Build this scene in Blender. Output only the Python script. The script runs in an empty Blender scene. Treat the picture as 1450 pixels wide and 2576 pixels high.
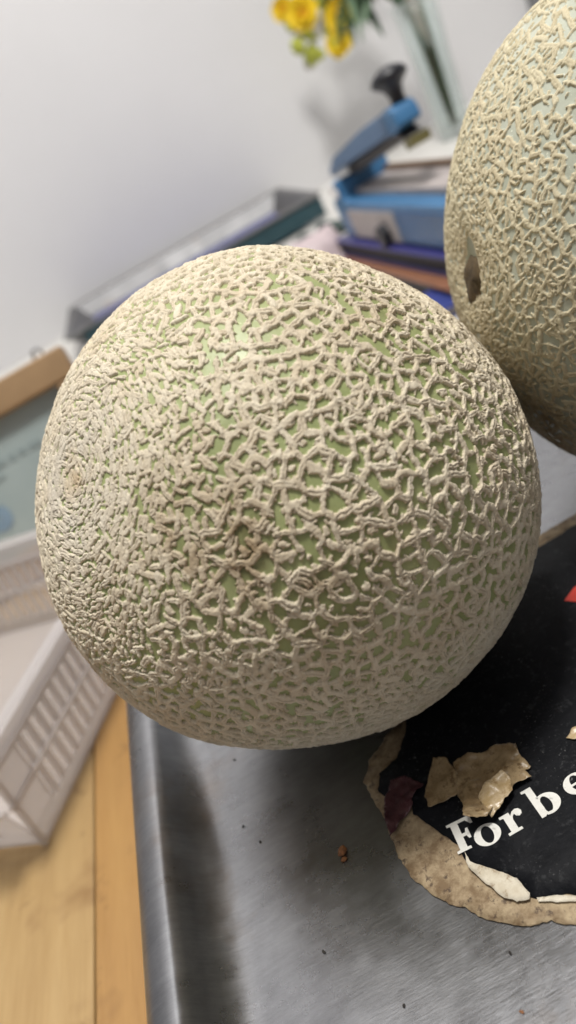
import bpy, bmesh, math, random
import numpy as np
from mathutils import Vector, Matrix, noise
from mathutils.geometry import delaunay_2d_cdt
R = math.radians
scene = bpy.context.scene
C = scene.collection
# ------------------------------------------------------------------ camera
cam = bpy.data.cameras.new('camera'); camo = bpy.data.objects.new('camera', cam); C.objects.link(camo)
camo.location = (0, 0, .168)
camo.rotation_euler = (Matrix.Rotation(R(62), 3, 'X') @ Matrix.Rotation(R(-30), 3, 'Z')).to_euler()
cam.sensor_fit = 'VERTICAL'; cam.sensor_height = 24; cam.lens = 24 * 1862 / 2576
cam.clip_start = .005; cam.clip_end = 50
cam.dof.use_dof = True; cam.dof.focus_distance = .176; cam.dof.aperture_fstop = 6.0
scene.camera = camo
# ------------------------------------------------------------------ light of the room
world = bpy.data.worlds.new('World'); scene.world = world; world.use_nodes = True
bg = world.node_tree.nodes['Background']
bg.inputs[0].default_value = (.97, .96, 1.0, 1); bg.inputs[1].default_value = .22
lamp = bpy.data.lights.new('ceiling_lamp', 'POINT'); lamp.shadow_soft_size = .15; lamp.energy = 112
lamp.color = (1, .975, .93)
lampo = bpy.data.objects.new('ceiling_lamp', lamp); C.objects.link(lampo)
lampo.location = (.20, .16, 1.75)
scene.view_settings.view_transform = 'Standard'; scene.view_settings.look = 'None'
scene.view_settings.exposure = 0; scene.view_settings.gamma = 1


# ------------------------------------------------------------------ helpers
def tag(o, label=None, cat=None, group=None, kind=None):
    for k, v in (('label', label), ('category', cat), ('group', group), ('kind', kind)):
        if v: o[k] = v
    return o


def thing(name, label, cat, loc=(0, 0, 0), rz=0, group=None):
    o = bpy.data.objects.new(name, None); C.objects.link(o)
    o.location = loc; o.rotation_euler = (0, 0, rz); o.empty_display_size = .01
    return tag(o, label, cat, group)


def obj(name, me, mat=None, parent=None, smooth=False, bevel=0, seg=2):
    if isinstance(me, bmesh.types.BMesh):
        bm = me; me = bpy.data.meshes.new(name)
        bmesh.ops.recalc_face_normals(bm, faces=bm.faces)
        bm.to_mesh(me); bm.free()
    if mat and not me.materials: me.materials.append(mat)
    if smooth:
        for p in me.polygons: p.use_smooth = True
    o = bpy.data.objects.new(name, me); C.objects.link(o)
    if parent: o.parent = parent
    if bevel:
        m = o.modifiers.new('bevel', 'BEVEL'); m.width = bevel; m.segments = seg; m.limit_method = 'ANGLE'; m.angle_limit = R(35)
        for p in me.polygons: p.use_smooth = True
        w = o.modifiers.new('wn', 'WEIGHTED_NORMAL')
    return o


def box(bm, x0, x1, y0, y1, z0, z1, M=None):
    vs = [bm.verts.new(p) for p in [(x0, y0, z0), (x1, y0, z0), (x1, y1, z0), (x0, y1, z0), (x0, y0, z1), (x1, y0, z1), (x1, y1, z1), (x0, y1, z1)]]
    for f in ((3, 2, 1, 0), (4, 5, 6, 7), (0, 1, 5, 4), (1, 2, 6, 5), (2, 3, 7, 6), (3, 0, 4, 7)):
        bm.faces.new([vs[i] for i in f])
    if M is not None:
        for v in vs: v.co = M @ v.co
    return bm


def prism(bm, poly, z0, z1, M=None):
    lo = [bm.verts.new((x, y, z0)) for x, y in poly]; hi = [bm.verts.new((x, y, z1)) for x, y in poly]
    n = len(poly)
    bm.faces.new(lo[::-1]); bm.faces.new(hi)
    for i in range(n): bm.faces.new((lo[i], lo[(i + 1) % n], hi[(i + 1) % n], hi[i]))
    if M is not None:
        for v in lo + hi: v.co = M @ v.co
    return bm


def tube(bm, pts, rad, n=8, caps=True):
    pts = [Vector(p) for p in pts]; rads = rad if isinstance(rad, (list, tuple)) else [rad] * len(pts)
    rings = []; up = Vector((.31, .2, .93))
    for i, p in enumerate(pts):
        t = (pts[min(i + 1, len(pts) - 1)] - pts[max(i - 1, 0)]).normalized()
        a = t.cross(up).normalized(); b = t.cross(a)
        rings.append([bm.verts.new(p + (a * math.cos(k * 2 * math.pi / n) + b * math.sin(k * 2 * math.pi / n)) * rads[i]) for k in range(n)])
    for r0, r1 in zip(rings, rings[1:]):
        for k in range(n): bm.faces.new((r0[k], r0[(k + 1) % n], r1[(k + 1) % n], r1[k]))
    if caps: bm.faces.new(rings[0][::-1]); bm.faces.new(rings[-1])
    return bm


def lathe(bm, prof, n=24, M=None, close=True):
    rings = [[bm.verts.new((r * math.cos(k * 2 * math.pi / n), r * math.sin(k * 2 * math.pi / n), z)) for k in range(n)] for r, z in prof]
    for r0, r1 in zip(rings, rings[1:]):
        for k in range(n): bm.faces.new((r0[k], r0[(k + 1) % n], r1[(k + 1) % n], r1[k]))
    if close: bm.faces.new(rings[0][::-1]); bm.faces.new(rings[-1])
    if M is not None:
        for r in rings:
            for v in r: v.co = M @ v.co
    return bm


class Nodes:
    def __init__(s, name):
        s.m = bpy.data.materials.new(name); s.m.use_nodes = True; s.t = s.m.node_tree
        s.b = s.t.nodes['Principled BSDF']; s.out = s.t.nodes['Material Output']
    def n(s, ty, **kw):
        nd = s.t.nodes.new(ty)
        for k, v in kw.items():
            if k.startswith('_'): setattr(nd, k[1:], v)
            else: nd.inputs[k.replace('__', ' ')].default_value = v
        return nd
    def l(s, a, b): s.t.links.new(a, b)
    def set(s, **kw):
        for k, v in kw.items(): s.b.inputs[k.replace('__', ' ')].default_value = v
        return s
    def noise(s, scale, detail=4, rough=.6, stretch=None, rot=None, coord='Object'):
        tc = s.n('ShaderNodeTexCoord'); src = tc.outputs[coord]
        if stretch or rot:
            mp = s.n('ShaderNodeMapping'); mp.inputs['Scale'].default_value = stretch or (1, 1, 1)
            mp.inputs['Rotation'].default_value = rot or (0, 0, 0); s.l(src, mp.inputs[0]); src = mp.outputs[0]
        nz = s.n('ShaderNodeTexNoise', Scale=scale, Detail=detail, Roughness=rough); s.l(src, nz.inputs['Vector'])
        return nz.outputs[0]
    def ramp(s, fac, stops):
        r = s.n('ShaderNodeValToRGB'); e = r.color_ramp.elements
        while len(e) < len(stops): e.new(.5)
        for el, (p, c) in zip(e, stops): el.position = p; el.color = (*c, 1) if len(c) == 3 else c
        s.l(fac, r.inputs[0]); return r.outputs[0]
    def mix(s, fac, a, b, mode='MIX'):
        m = s.n('ShaderNodeMix', _data_type='RGBA', _blend_type=mode)
        for v, i in ((fac, 0), (a, 6), (b, 7)):
            if isinstance(v, (int, float)): m.inputs[i].default_value = v
            elif isinstance(v, (tuple, list)): m.inputs[i].default_value = (*v[:3], 1)
            else: s.l(v, m.inputs[i])
        return m.outputs[2]
    def bump(s, h, strength, dist):
        b = s.n('ShaderNodeBump', Strength=strength, Distance=dist); s.l(h, b.inputs['Height']); s.l(b.outputs[0], s.b.inputs['Normal'])


def simple(name, col, rough=.5, metal=0, var=.12, scale=40, bump=0, bscale=300, **kw):
    N = Nodes(name); N.set(Roughness=rough, Metallic=metal, **kw)
    f = N.noise(scale); d = tuple(max(0, c * (1 - var)) for c in col); u = tuple(min(1, c * (1 + var)) for c in col)
    N.l(N.ramp(f, [(.3, d), (.7, u)]), N.b.inputs['Base Color'])
    if bump: N.bump(N.noise(bscale), bump, .001)
    return N.m


# ------------------------------------------------------------------ setting materials
def wood_mat(name, c1, c2, c3):
    N = Nodes(name); N.set(Roughness=.38)
    g = N.noise(9, 6, .6, stretch=(9, .8, 9)); f = N.noise(60, 5, .7, stretch=(12, .7, 12)); p = N.noise(26, 3, .6)
    col = N.ramp(g, [(.25, c1), (.55, c2), (.8, c3)])
    col = N.mix(.35, col, N.ramp(f, [(.3, c1), (.75, c3)]))
    col = N.mix(N.ramp(p, [(.30, (.55, .55, .55)), (.42, (0, 0, 0))]), col, (.20, .10, .035))
    sp = N.noise(46, 4, .6); col = N.mix(N.ramp(sp, [(.62, (0, 0, 0)), (.74, (.7,) * 3)]), col, (.13, .06, .025))
    dm = N.noise(7, 4, .6); col = N.mix(N.ramp(dm, [(.45, (0, 0, 0)), (.7, (.35,) * 3)]), col, (.24, .14, .05))
    N.l(col, N.b.inputs['Base Color'])
    N.l(N.ramp(p, [(.2, (.5,) * 3), (.8, (.25,) * 3)]), N.b.inputs['Roughness'])
    N.bump(f, .2, .0006)
    return N.m


M_wood_a = wood_mat('wood_pale', (.35, .22, .09), (.43, .285, .125), (.50, .355, .175))
M_wood_b = wood_mat('wood_amber', (.31, .165, .055), (.40, .225, .078), (.46, .275, .10))
M_wall = simple('wall_paint', (.71, .705, .715), .6, var=.03, scale=3, bump=.15, bscale=120)
M_counter = simple('counter_white', (.74, .725, .69), .32, var=.04, scale=6)
M_floor = simple('floor_tile', (.35, .33, .30), .5)

bm = bmesh.new(); box(bm, -2.5, 2.5, 1.457, 1.56, -1.0, 2.449); tag(obj('wall', bm, M_wall), kind='structure')
bm = bmesh.new(); box(bm, -2.5, 2.5, -1.5, 1.457, -.95, -.90); tag(obj('floor', bm, M_floor), kind='structure')
bm = bmesh.new(); box(bm, -2.5, 2.5, -1.5, 1.56, 2.45, 2.5); tag(obj('ceiling', bm, M_wall), kind='structure')

# the wooden table the scale stands on: planks run away from the viewer
ZT = -.045
tb = thing('wooden_table', 'worn varnished wooden table under the weighing scale and white basket', 'table', (0, 0, ZT))
xs = [-.62, -.50, -.38, -.26, -.1385, -.02, .10, .22, .34, .46]
for i, (a, b) in enumerate(zip(xs, xs[1:])):
    bm = bmesh.new(); dz = -.0012 if i == 3 else 0
    box(bm, a + .0006, b - .0006, -.22, .52, -.024 + dz, dz)
    obj('plank', bm, M_wood_b if i == 4 else (M_wood_a if i % 2 else M_wood_b), tb, bevel=.0012)
for sx in (-.58, .42):
    for sy in (-.18, .48):
        bm = bmesh.new(); box(bm, sx - .025, sx + .025, sy - .025, sy + .025, -.855, -.0255); obj('leg', bm, M_wood_b, tb)
# white counter along the wall
ct = thing('white_counter', 'white counter along the wall behind the melons', 'counter', (0, 0, ZT))
bm = bmesh.new(); box(bm, -1.3, 1.5, .53, 1.4565, -.03, 0); obj('countertop', bm, M_counter, ct, bevel=.003)
bm = bmesh.new(); box(bm, -1.28, 1.48, .56, 1.4565, -.855, -.031); obj('cabinet', bm, M_wall, ct)
# grey upright at the right end of the wall
gp = thing('grey_panel', 'tall grey panel fixed to the white wall above the second melon', 'panel', (.835, 1.4565, ZT))
bm = bmesh.new(); box(bm, 0, .34, -.03, 0, .002, 1.2); obj('board', bm, simple('panel_grey', (.20, .205, .21), .55), gp, bevel=.002)
bm = bmesh.new(); box(bm, .34, .36, -.034, 0, .002, 1.2); obj('edge_strip', bm, simple('panel_strip', (.42, .42, .43), .4), gp, bevel=.002)


# ------------------------------------------------------------------ netted melons
def vnoise_factory(seed):
    T = np.random.default_rng(seed).random((64, 64, 64)).astype(np.float32)
    def f(P, freq):
        q = P * np.float32(freq) + 1000; i = np.floor(q).astype(np.int32); w = (q - i).astype(np.float32); w = w * w * (3 - 2 * w); i &= 63; j = (i + 1) & 63
        x0, y0, z0 = i.T; x1, y1, z1 = j.T; a, b, c = w.T
        return ((T[x0, y0, z0] * (1 - a) + T[x1, y0, z0] * a) * (1 - b) + (T[x0, y1, z0] * (1 - a) + T[x1, y1, z0] * a) * b) * (1 - c) + \
               ((T[x0, y0, z1] * (1 - a) + T[x1, y0, z1] * a) * (1 - b) + (T[x0, y1, z1] * (1 - a) + T[x1, y1, z1] * a) * b) * c
    return f


def unit(v): return v / np.linalg.norm(v, axis=-1, keepdims=True)


def sstep(a, b, x): t = np.clip((x - a) / (b - a), 0, 1); return t * t * (3 - 2 * t)


def strokes_for(P, rng, axis, up, vn):
    """net strokes: edges of a spherical Voronoi pattern, spurs and loose rice-grain flecks"""
    pts = np.zeros((0, 3)); keep = []
    cand = unit(rng.normal(size=(P['cands'], 3)))
    ca = cand @ axis; th = np.arccos(np.clip(ca, -1, 1)); th = np.minimum(th, math.pi - th * .999)
    rr = P['r0'] + (P['r1'] - P['r0']) * sstep(P['t0'], P['t1'], th)
    rr = rr * (1 - P['up'] * sstep(.0, .9, cand @ up)) * (.72 + .56 * vn(cand, 3.1))
    ring = unit(np.cross(axis, cand)); mer = np.cross(cand, ring)
    st = 1 + (P['ani'] - 1) * (1 - sstep(P['a0'], P['a1'], th))
    st *= 1 + (P['ani2'] - 1) * sstep(P['a1'], P['a1'] + .5, th)
    K = np.zeros((P['cands'], 3)); n = 0
    for i in range(P['cands']):
        if n:
            d = K[:n] - cand[i]; a = d @ ring[i] / st[i]; b = d @ mer[i] * st[i]; c = d @ cand[i]
            if (a * a + b * b + c * c).min() < rr[i] ** 2: continue
        K[n] = cand[i]; n += 1
    K = K[:n]
    bm = bmesh.new()
    for p in K: bm.verts.new(p)
    bmesh.ops.convex_hull(bm, input=bm.verts[:], use_existing_faces=False)
    bm.normal_update()
    E = []
    for e in bm.edges:
        if len(e.link_faces) == 2:
            a, b = (np.array(f.normal) for f in e.link_faces)
            if a @ e.verts[0].co < 0: a = -a
            if b @ e.verts[0].co < 0: b = -b
            E.append((a, b))
    bm.free()
    S = []   # centre, tangent, half length, half width, bend, height, tone, groove, end exponent
    def add(c, t, L, w, bend, h, g, ex):
        S.append((c, t, L, w, bend, h, rng.random(), g, ex))
    U = rng.random
    for a, b in E:
        c = unit(a + b); ax = math.acos(np.clip(c @ axis, -1, 1)); ax = min(ax, math.pi - ax)
        d = b - a; L = np.linalg.norm(d) / 2
        if L > .09: continue
        if 'stages' in P:
            tp_ = math.acos(np.clip(c @ axis, -1, 1)); tp_ = min(tp_, math.pi - tp_)
            if 1 - sstep(P['a0'], P['a1'], tp_) > .3 + .4 * rng.random(): continue
        rg = unit(np.cross(axis, c)); align = abs(d @ rg) / (2 * L + 1e-9)      # 1: along the ring, 0: along the meridian
        near = 1 - sstep(P['a0'], P['a1'], ax)
        wf = (1 + near * (.30 * align - .35 * (1 - align))) * (1 + (1 - near) * P['mer'] * (.5 - align))
        if U() > P['keep'] - .25 * near * (1 - align): continue
        t = d - c * (d @ c)
        if np.linalg.norm(t) < 1e-6: continue
        t = unit(t); ang = rng.normal() * .22; s = np.cross(c, t); t = t * math.cos(ang) + s * math.sin(ang)
        L = L * (1.0 + .5 * U()) + .004
        w = P['w'] * wf * (.62 + .62 * U())
        w = min(w, L * .8)
        c2 = unit(c + s * rng.normal() * .002)
        add(c2, t, L, w, rng.normal() * .0035, P['h'] * (.7 + .5 * U()) * (1 - .35 * near), U() < .6, 5 if U() < .6 else 2.6)
        s = np.cross(c2, t)
        for k in range(int(U() < P['spur']) + int(U() < P['spur'] * .5)):
            sg = 1 if U() < .5 else -1; l = P['w'] * (.9 + 1.3 * U()); q = (U() * 2 - 1) * .8 * L
            aa = sg * (.9 + .7 * U()); t2 = t * math.cos(aa) + s * math.sin(aa)
            add(unit(c2 + t * q + t2 * (l * .75)), t2, l, P['w'] * (.38 + .3 * U()), 0, P['h'] * (.45 + .4 * U()), U() < .3, 2.0)
    for p in K:
        ax = math.acos(np.clip(p @ axis, -1, 1)); near = 1 - sstep(P['a0'], P['a1'], min(ax, math.pi - ax))
        if U() > P['grain'] + .3 * near: continue
        rg = unit(np.cross(axis, p)); m = np.cross(p, rg)
        aa = rng.normal() * .7 + (0 if U() < .5 + .3 * near else 1.57); t = rg * math.cos(aa) + m * math.sin(aa)
        add(unit(p + rng.normal(size=3) * .005), t, P['w'] * (1.1 + 1.5 * U()), P['w'] * (.45 + .4 * U()), rng.normal() * .002, P['h'] * (.45 + .45 * U()), U() < .5, 2.2)
    return S


def grains_for(P, rng, axis, up, vn):
    """net of rice-grain strokes packed at random: long ones first, then medium, then flecks in the gaps"""
    S = strokes_for(P, rng, axis, up, vn) if P['cands'] else []; bins = {}; cs = .06
    for c, t, L, w, *_ in S:
        for x in np.linspace(-L + w * .5, L - w * .5, max(2, int(2 * L / w) + 1)) if L > w else (0.,):
            p_ = c + x * t; bins.setdefault(tuple(int(math.floor(v / cs)) for v in p_), []).append((p_[0], p_[1], p_[2], w))
    def near_pts(p):
        i, j, k = (int(math.floor(v / cs)) for v in p); out = []
        for a in (i - 1, i, i + 1):
            for b in (j - 1, j, j + 1):
                for c in (k - 1, k, k + 1):
                    q = bins.get((a, b, c))
                    if q: out += q
        return out
    for stage, (cands, L0, L1, w0, w1, spread, mid, endf, hs) in enumerate(P['stages']):
        ex = P['polecands'][stage]; cand = unit(np.concatenate([rng.normal(size=(cands, 3)), axis + rng.normal(size=(ex, 3)) * .5])); cand = cand[rng.permutation(len(cand))]; cands += ex
        ca = cand @ axis; th = np.arccos(np.clip(ca, -1, 1)); thm = np.minimum(th, math.pi - th)
        ring = unit(np.cross(axis, cand)); mer = np.cross(cand, ring)
        nearp = 1 - sstep(P['a0'], P['a1'], thm); upw = sstep(-.1, .8, cand @ up)
        wob = (vn(cand, 2.6) - .5) * 1.7
        ang = rng.normal(size=cands) * spread * (1 - .62 * nearp) + wob * (1 - nearp) * .7 + nearp * math.pi / 2
        flip = rng.random(cands) < P['cross'][stage] * (1 - .7 * nearp); ang = ang + flip * (math.pi / 2)
        T = np.cos(ang)[:, None] * mer + np.sin(ang)[:, None] * ring
        sc = (1 - P['shrink'] * nearp) * (.8 + .4 * vn(cand + 4, 4.5))
        LL = (L0 + (L1 - L0) * rng.random(cands) ** 1.3) * sc * (1 + .45 * nearp); WW = (w0 + (w1 - w0) * rng.random(cands)) * sc * (1 + .10 * upw)
        skip = rng.random(cands) < P['sparse'][stage] * (1 - upw) * (1 - nearp)
        bendr = rng.normal(size=cands)
        for i in range(cands):
            if skip[i]: continue
            c, t, L, w = cand[i], T[i], LL[i], WW[i]
            q = near_pts(c); ns = max(3, int(2 * L / (w * .8)) | 1)
            xs = np.linspace(-L + w * .6, L - w * .6, ns); sp = c + xs[:, None] * t
            if q:
                Qa = np.array(q); d = np.sqrt(((sp[:, None, :] - Qa[None, :, :3]) ** 2).sum(2)); lim = (w + Qa[None, :, 3])
                fac = np.where(np.abs(xs) < L * .62, mid * (1 - .34 * nearp[i]), endf)[:, None]
                if (d < lim * fac).any(): continue
            for pnt in sp:
                key = tuple(int(math.floor(v / cs)) for v in pnt); bins.setdefault(key, []).append((pnt[0], pnt[1], pnt[2], w))
            u = rng.random()
            S.append((c, t, L * 1.06, w, bendr[i] * L * .13, P['h'] * hs * (.75 + .5 * u) * (1 - .3 * nearp[i]), rng.random(), rng.random() < .4, 6 if rng.random() < .55 else 2.4))
            if stage < 1 and rng.random() < P['spur']:
                s = np.cross(c, t); sg = 1 if rng.random() < .5 else -1; l = w * (.9 + 1.3 * rng.random()); aa = sg * (1.0 + .6 * rng.random())
                t2 = t * math.cos(aa) + s * math.sin(aa); qx = (rng.random() * 1.5 - .75) * L
                S.append((unit(c + t * qx + t2 * (w * .7 + l * .5)), t2, l, w * (.4 + .2 * rng.random()), 0, P['h'] * .6, rng.random(), False, 2.0))
    return S


def melon(name, label, Cn, Rm, axis, P, mats, stains, scarfun=None):
    rng = np.random.default_rng(P['seed']); vn = vnoise_factory(P['seed'] + 5)
    axis = unit(np.array(axis, float)); Cn = np.array(Cn, float)
    f = unit(np.array([0, 0, .168]) + np.array(P['look']) - Cn)
    sd = unit(np.cross([0, 0, 1.], f)); tp = np.cross(f, sd)
    n, m = P['n'], P['m']
    g = np.linspace(-math.pi / 4, math.pi / 4, n)
    k1 = int(m * .78); gw = np.concatenate([np.linspace(-math.pi / 4, R(8), m - k1, endpoint=False), np.linspace(R(8), math.pi / 4, k1)])
    gb = np.linspace(-math.pi / 4, math.pi / 4, 90)
    faces = [(f, sd, tp, g, g), (sd, tp, f, g, gw), (-sd, tp, f, g, gw), (tp, sd, f, g, gw), (-tp, sd, f, g, gw), (-f, sd, tp, gb, gb)]
    S = (grains_for if 'stages' in P else strokes_for)(P, rng, axis, np.array([-.2, -.2, .95]), vn)
    allD, allH, allT, allG, quads = [], [], [], [], []; base = 0
    for A, B, D3, gu, gv in faces:
        tu, tv = np.tan(gu), np.tan(gv)
        D = unit(A + tu[:, None, None] * B + tv[None, :, None] * D3)
        Df = D.reshape(-1, 3)
        wa = P['warp']
        Wp = Df + wa * (np.stack([vn(Df, 70), vn(Df + 3.3, 70), vn(Df + 7.7, 70)], 1) - .5) * 2 + wa * .5 * (np.stack([vn(Df + 1.3, 190), vn(Df + 4.1, 190), vn(Df + 8.9, 190)], 1) - .5) * 2
        W = Wp.reshape(D.shape).astype(np.float32)
        Hh = np.zeros(D.shape[:2], np.float32); Tn = np.zeros_like(Hh); Gr = np.zeros_like(Hh)
        for c, t, L, w, bend, h, tone, gro, ex in S:
            ca = c @ A
            if ca < .5: continue
            rho = (max(L, w) + .006) * 1.5
            u = math.atan2(c @ B, ca); v = math.atan2(c @ D3, ca)
            if abs(u) > math.pi / 4 + rho or abs(v) > math.pi / 4 + rho: continue
            i0, i1 = np.searchsorted(gu, (u - rho, u + rho)); j0, j1 = np.searchsorted(gv, (v - rho, v + rho))
            if i1 <= i0 or j1 <= j0: continue
            p = W[i0:i1, j0:j1]; s = np.cross(c, t)
            x = p @ t; y = p @ s - bend * (1 - (x / L) ** 2)
            q = np.abs(x) / L; wl = w * np.sqrt(np.clip(1 - q ** ex, 0, 1)) + 1e-7
            d = np.abs(y) / wl; pr = np.where(q < 1, np.sqrt(np.clip(1 - d * d, 0, 1)), 0)
            hh = h * np.minimum(pr * 1.45, 1) * (.8 + .2 * pr) * (.75 + .25 * np.clip((1 - q) * 3, 0, 1))
            if gro:
                gg = np.exp(-((y + .12 * w * np.sin(x / w * 2.2 + tone * 9)) / (w * .14)) ** 2) * (q < .8); hh = hh * (1 - .34 * gg)
            ho = Hh[i0:i1, j0:j1]; up = hh > ho
            Tn[i0:i1, j0:j1][up] = tone; Gr[i0:i1, j0:j1][up] = (gg[up] if gro else 0)
            np.maximum(ho, hh, out=ho)
        allD.append(Df); allH.append(Hh.ravel()); allT.append(Tn.ravel()); allG.append(Gr.ravel())
        a = base + np.arange(len(gu))[:-1, None] * len(gv) + np.arange(len(gv))[None, :-1]
        q4 = np.stack([a, a + len(gv), a + len(gv) + 1, a + 1], -1).reshape(-1, 4)
        if np.cross(B, D3) @ A < 0: q4 = q4[:, ::-1]
        quads.append(q4); base += len(Df)
    D = np.concatenate(allD); H = np.concatenate(allH); T = np.concatenate(allT); G = np.concatenate(allG); Q = np.concatenate(quads)
    key = np.round(D * 2e5).astype(np.int64); kk = (key[:, 0] + 400000) * 1000000 ** 2 + (key[:, 1] + 400000) * 1000000 + key[:, 2] + 400000
    _, first, inv = np.unique(kk, return_index=True, return_inverse=True)
    D, H, T, G = D[first], H[first], T[first], G[first]; Q = inv.ravel()[Q]
    # body form
    s_ = D @ axis; c_ = np.sqrt(np.clip(1 - s_ * s_, 0, 1)); pe = P['pow']
    rad = 1 / ((np.abs(s_) / P['ax']) ** pe + c_ ** pe) ** (1 / pe)
    rad *= 1 + P['lump'] * (vn(D + 11, 2.2) - .5) + .006 * (vn(D + 5, 5.5) - .5)
    thp = np.arccos(np.clip(s_, -1, 1))
    rad -= P['dimple'] * np.exp(-(thp / .16) ** 2)
    skin = np.zeros(len(D))
    if scarfun is not None:
        skin = scarfun(thp, D, vn); H = H * (1 - skin)
    lumpy = .8 + .25 * vn(D + 2, 95) + .22 * vn(D + 6, 230)
    V = D * (rad * (1 + H * lumpy))[:, None] * Rm
    net = H / P['h']
    st = np.zeros(len(D))
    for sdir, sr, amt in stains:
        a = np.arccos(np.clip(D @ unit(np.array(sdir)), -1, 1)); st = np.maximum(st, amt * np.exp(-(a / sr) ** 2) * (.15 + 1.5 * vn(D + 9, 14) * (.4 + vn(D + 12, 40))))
    t = thing(name, label, 'melon', (Cn[0], Cn[1], 0), group='netted melons on the weighing scale')
    V = V + np.array([0, 0, Cn[2]])
    qn = net[Q].mean(1) > .16
    for part, sel, mat in (('rind', ~qn, mats[0]), ('netting', qn, mats[1])):
        q = Q[sel]; used, qi = np.unique(q, return_inverse=True); qi = qi.reshape(-1, 4).astype(np.int32)
        me = bpy.data.meshes.new(part); me.vertices.add(len(used)); me.vertices.foreach_set('co', V[used].astype(np.float32).ravel())
        me.loops.add(qi.size); me.loops.foreach_set('vertex_index', qi.ravel())
        me.polygons.add(len(qi)); me.polygons.foreach_set('loop_start', np.arange(0, qi.size, 4, dtype=np.int32))
        me.polygons.foreach_set('use_smooth', np.ones(len(qi), bool))
        me.update(calc_edges=True)
        for nm, arr in (('tone', T), ('groove', G), ('stain', st), ('pole', np.exp(-(thp / P['poler']) ** 2)), ('scar', np.exp(-(thp / .075) ** 2) * np.clip(vn(D + 3, 22) * 1.7, 0, 1)), ('bare', skin)):
            at = me.attributes.new(nm, 'FLOAT', 'POINT'); at.data.foreach_set('value', arr[used].astype(np.float32))
        me.validate()
        o = obj(part, me, mat, t)
        if part == 'netting': o['kind'] = 'stuff'
    return t


def attr(N, nm):
    a = N.n('ShaderNodeAttribute', _attribute_name=nm); return a.outputs['Fac']


def net_mat(name, c1, c2, c3, grey, stain):
    N = Nodes(name); N.set(Roughness=.85); N.b.inputs['Specular IOR Level'].default_value = .25
    col = N.ramp(attr(N, 'tone'), [(0, c1), (.5, c2), (1, c3)])
    f = N.noise(900, 5, .7); b = N.noise(55, 4, .6)
    col = N.mix(.45, col, N.ramp(f, [(.25, c1), (.7, c3)]))
    col = N.mix(N.ramp(b, [(.5, (0, 0, 0)), (.75, (.45,) * 3)]), col, tuple(.6 * x + .4 * y for x, y in zip(c2, (.55, .36, .20))))
    pm = N.n('ShaderNodeMath', _operation='MULTIPLY'); N.l(attr(N, 'pole'), pm.inputs[0]); N.l(N.ramp(N.noise(75, 5, .7), [(.35, (.1,) * 3), (.6, (.85,) * 3)]), pm.inputs[1])
    col = N.mix(pm.outputs[0], col, grey)
    col = N.mix(attr(N, 'scar'), col, (.52, .41, .27))
    col = N.mix(attr(N, 'stain'), col, stain)
    gm = N.n('ShaderNodeMath', _operation='MULTIPLY'); N.l(attr(N, 'groove'), gm.inputs[0]); gm.inputs[1].default_value = .42
    col = N.mix(gm.outputs[0], col, (.22, .15, .09))
    N.l(col, N.b.inputs['Base Color'])
    N.bump(f, .55, .0004)
    return N.m


def rind_mat(name, c1, c2, c3, bare, stain):
    N = Nodes(name); N.set(Roughness=.42)
    col = N.ramp(N.noise(45, 5, .65), [(.3, c1), (.52, c2), (.72, c3)])
    fl = N.noise(1100, 2, .5); col = N.mix(N.ramp(fl, [(.68, (0, 0, 0)), (.74, (.5,) * 3)]), col, tuple(min(1, x * 1.7) for x in c3))
    col = N.mix(attr(N, 'bare'), col, bare)
    col = N.mix(attr(N, 'stain'), col, stain)
    N.l(col, N.b.inputs['Base Color']); N.bump(N.noise(500), .12, .0005)
    return N.m


M_net1 = net_mat('net_cream', (.535, .455, .325), (.655, .575, .435), (.74, .67, .53), (.53, .495, .43), (.26, .17, .08))
M_rind1 = rind_mat('rind_green', (.25, .29, .115), (.335, .375, .165), (.42, .45, .225), (.40, .42, .28), (.09, .07, .02))
M_net2 = net_mat('net_tan', (.47, .41, .265), (.585, .52, .36), (.66, .60, .43), (.50, .44, .31), (.22, .15, .07))
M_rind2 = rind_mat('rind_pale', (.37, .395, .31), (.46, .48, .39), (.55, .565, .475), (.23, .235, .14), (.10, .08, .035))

P1 = dict(seed=11, cands=60000, r0=.030, r1=.043, t0=.12, t1=.9, up=.06, ani=1.7, a0=.30, a1=1.0, ani2=.78, mer=.50, keep=.90, w=.0113, h=.0108, spur=.75, grain=.0, warp=.0040,
          polecands=(26000, 9000), shrink=.12, cross=(.35, .5), sparse=(.30, .45),
          stages=((34000, .012, .032, .0080, .0118, .45, .92, .12, .92), (12000, .007, .014, .0050, .0075, .8, .9, .4, .6)),
          n=600, m=220, look=(0, 0, 0), pow=2.25, ax=.975, lump=.022, dimple=.012, poler=.30)
melon('melon', 'netted melon with thick cork-like net in front, its whitish blossom end turned left', (.0008, .1925, .0692), .0684, (-.605, -.376, .702), P1, (M_rind1, M_net1),
      [((-.235, -.848, .474), .25, .50), ((-.165, -.907, .387), .16, .6), ((-.02, -.96, .20), .20, .4), ((.45, -.5, .7), .25, .25)])


def scar2(th, D, vn): return 1 - sstep(.06, .12, th + .13 * (vn(D, 11) - .5) + .04 * (vn(D, 31) - .5))


P2 = dict(seed=23, cands=42000, r0=.022, r1=.041, t0=.15, t1=1.2, up=-.12, ani=1.65, a0=.6, a1=1.7, ani2=1.0, mer=-.3, keep=.95,
          w=.0070, h=.0086, spur=.40, grain=.4, warp=.0024, n=480, m=165, look=(0, 0, 0), pow=2.15, ax=.99, lump=.03, dimple=.04, poler=.3)
mel2 = melon('melon', 'netted melon with thinner net over pale grey green skin, standing behind at the right', (.1515, .197, .0776), .0768, (-.955, .098, .279), P2, (M_rind2, M_net2),
             [((-.9, -.1, -.4), .5, .5), ((-.5, -.5, -.7), .6, .5)], scar2)
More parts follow.
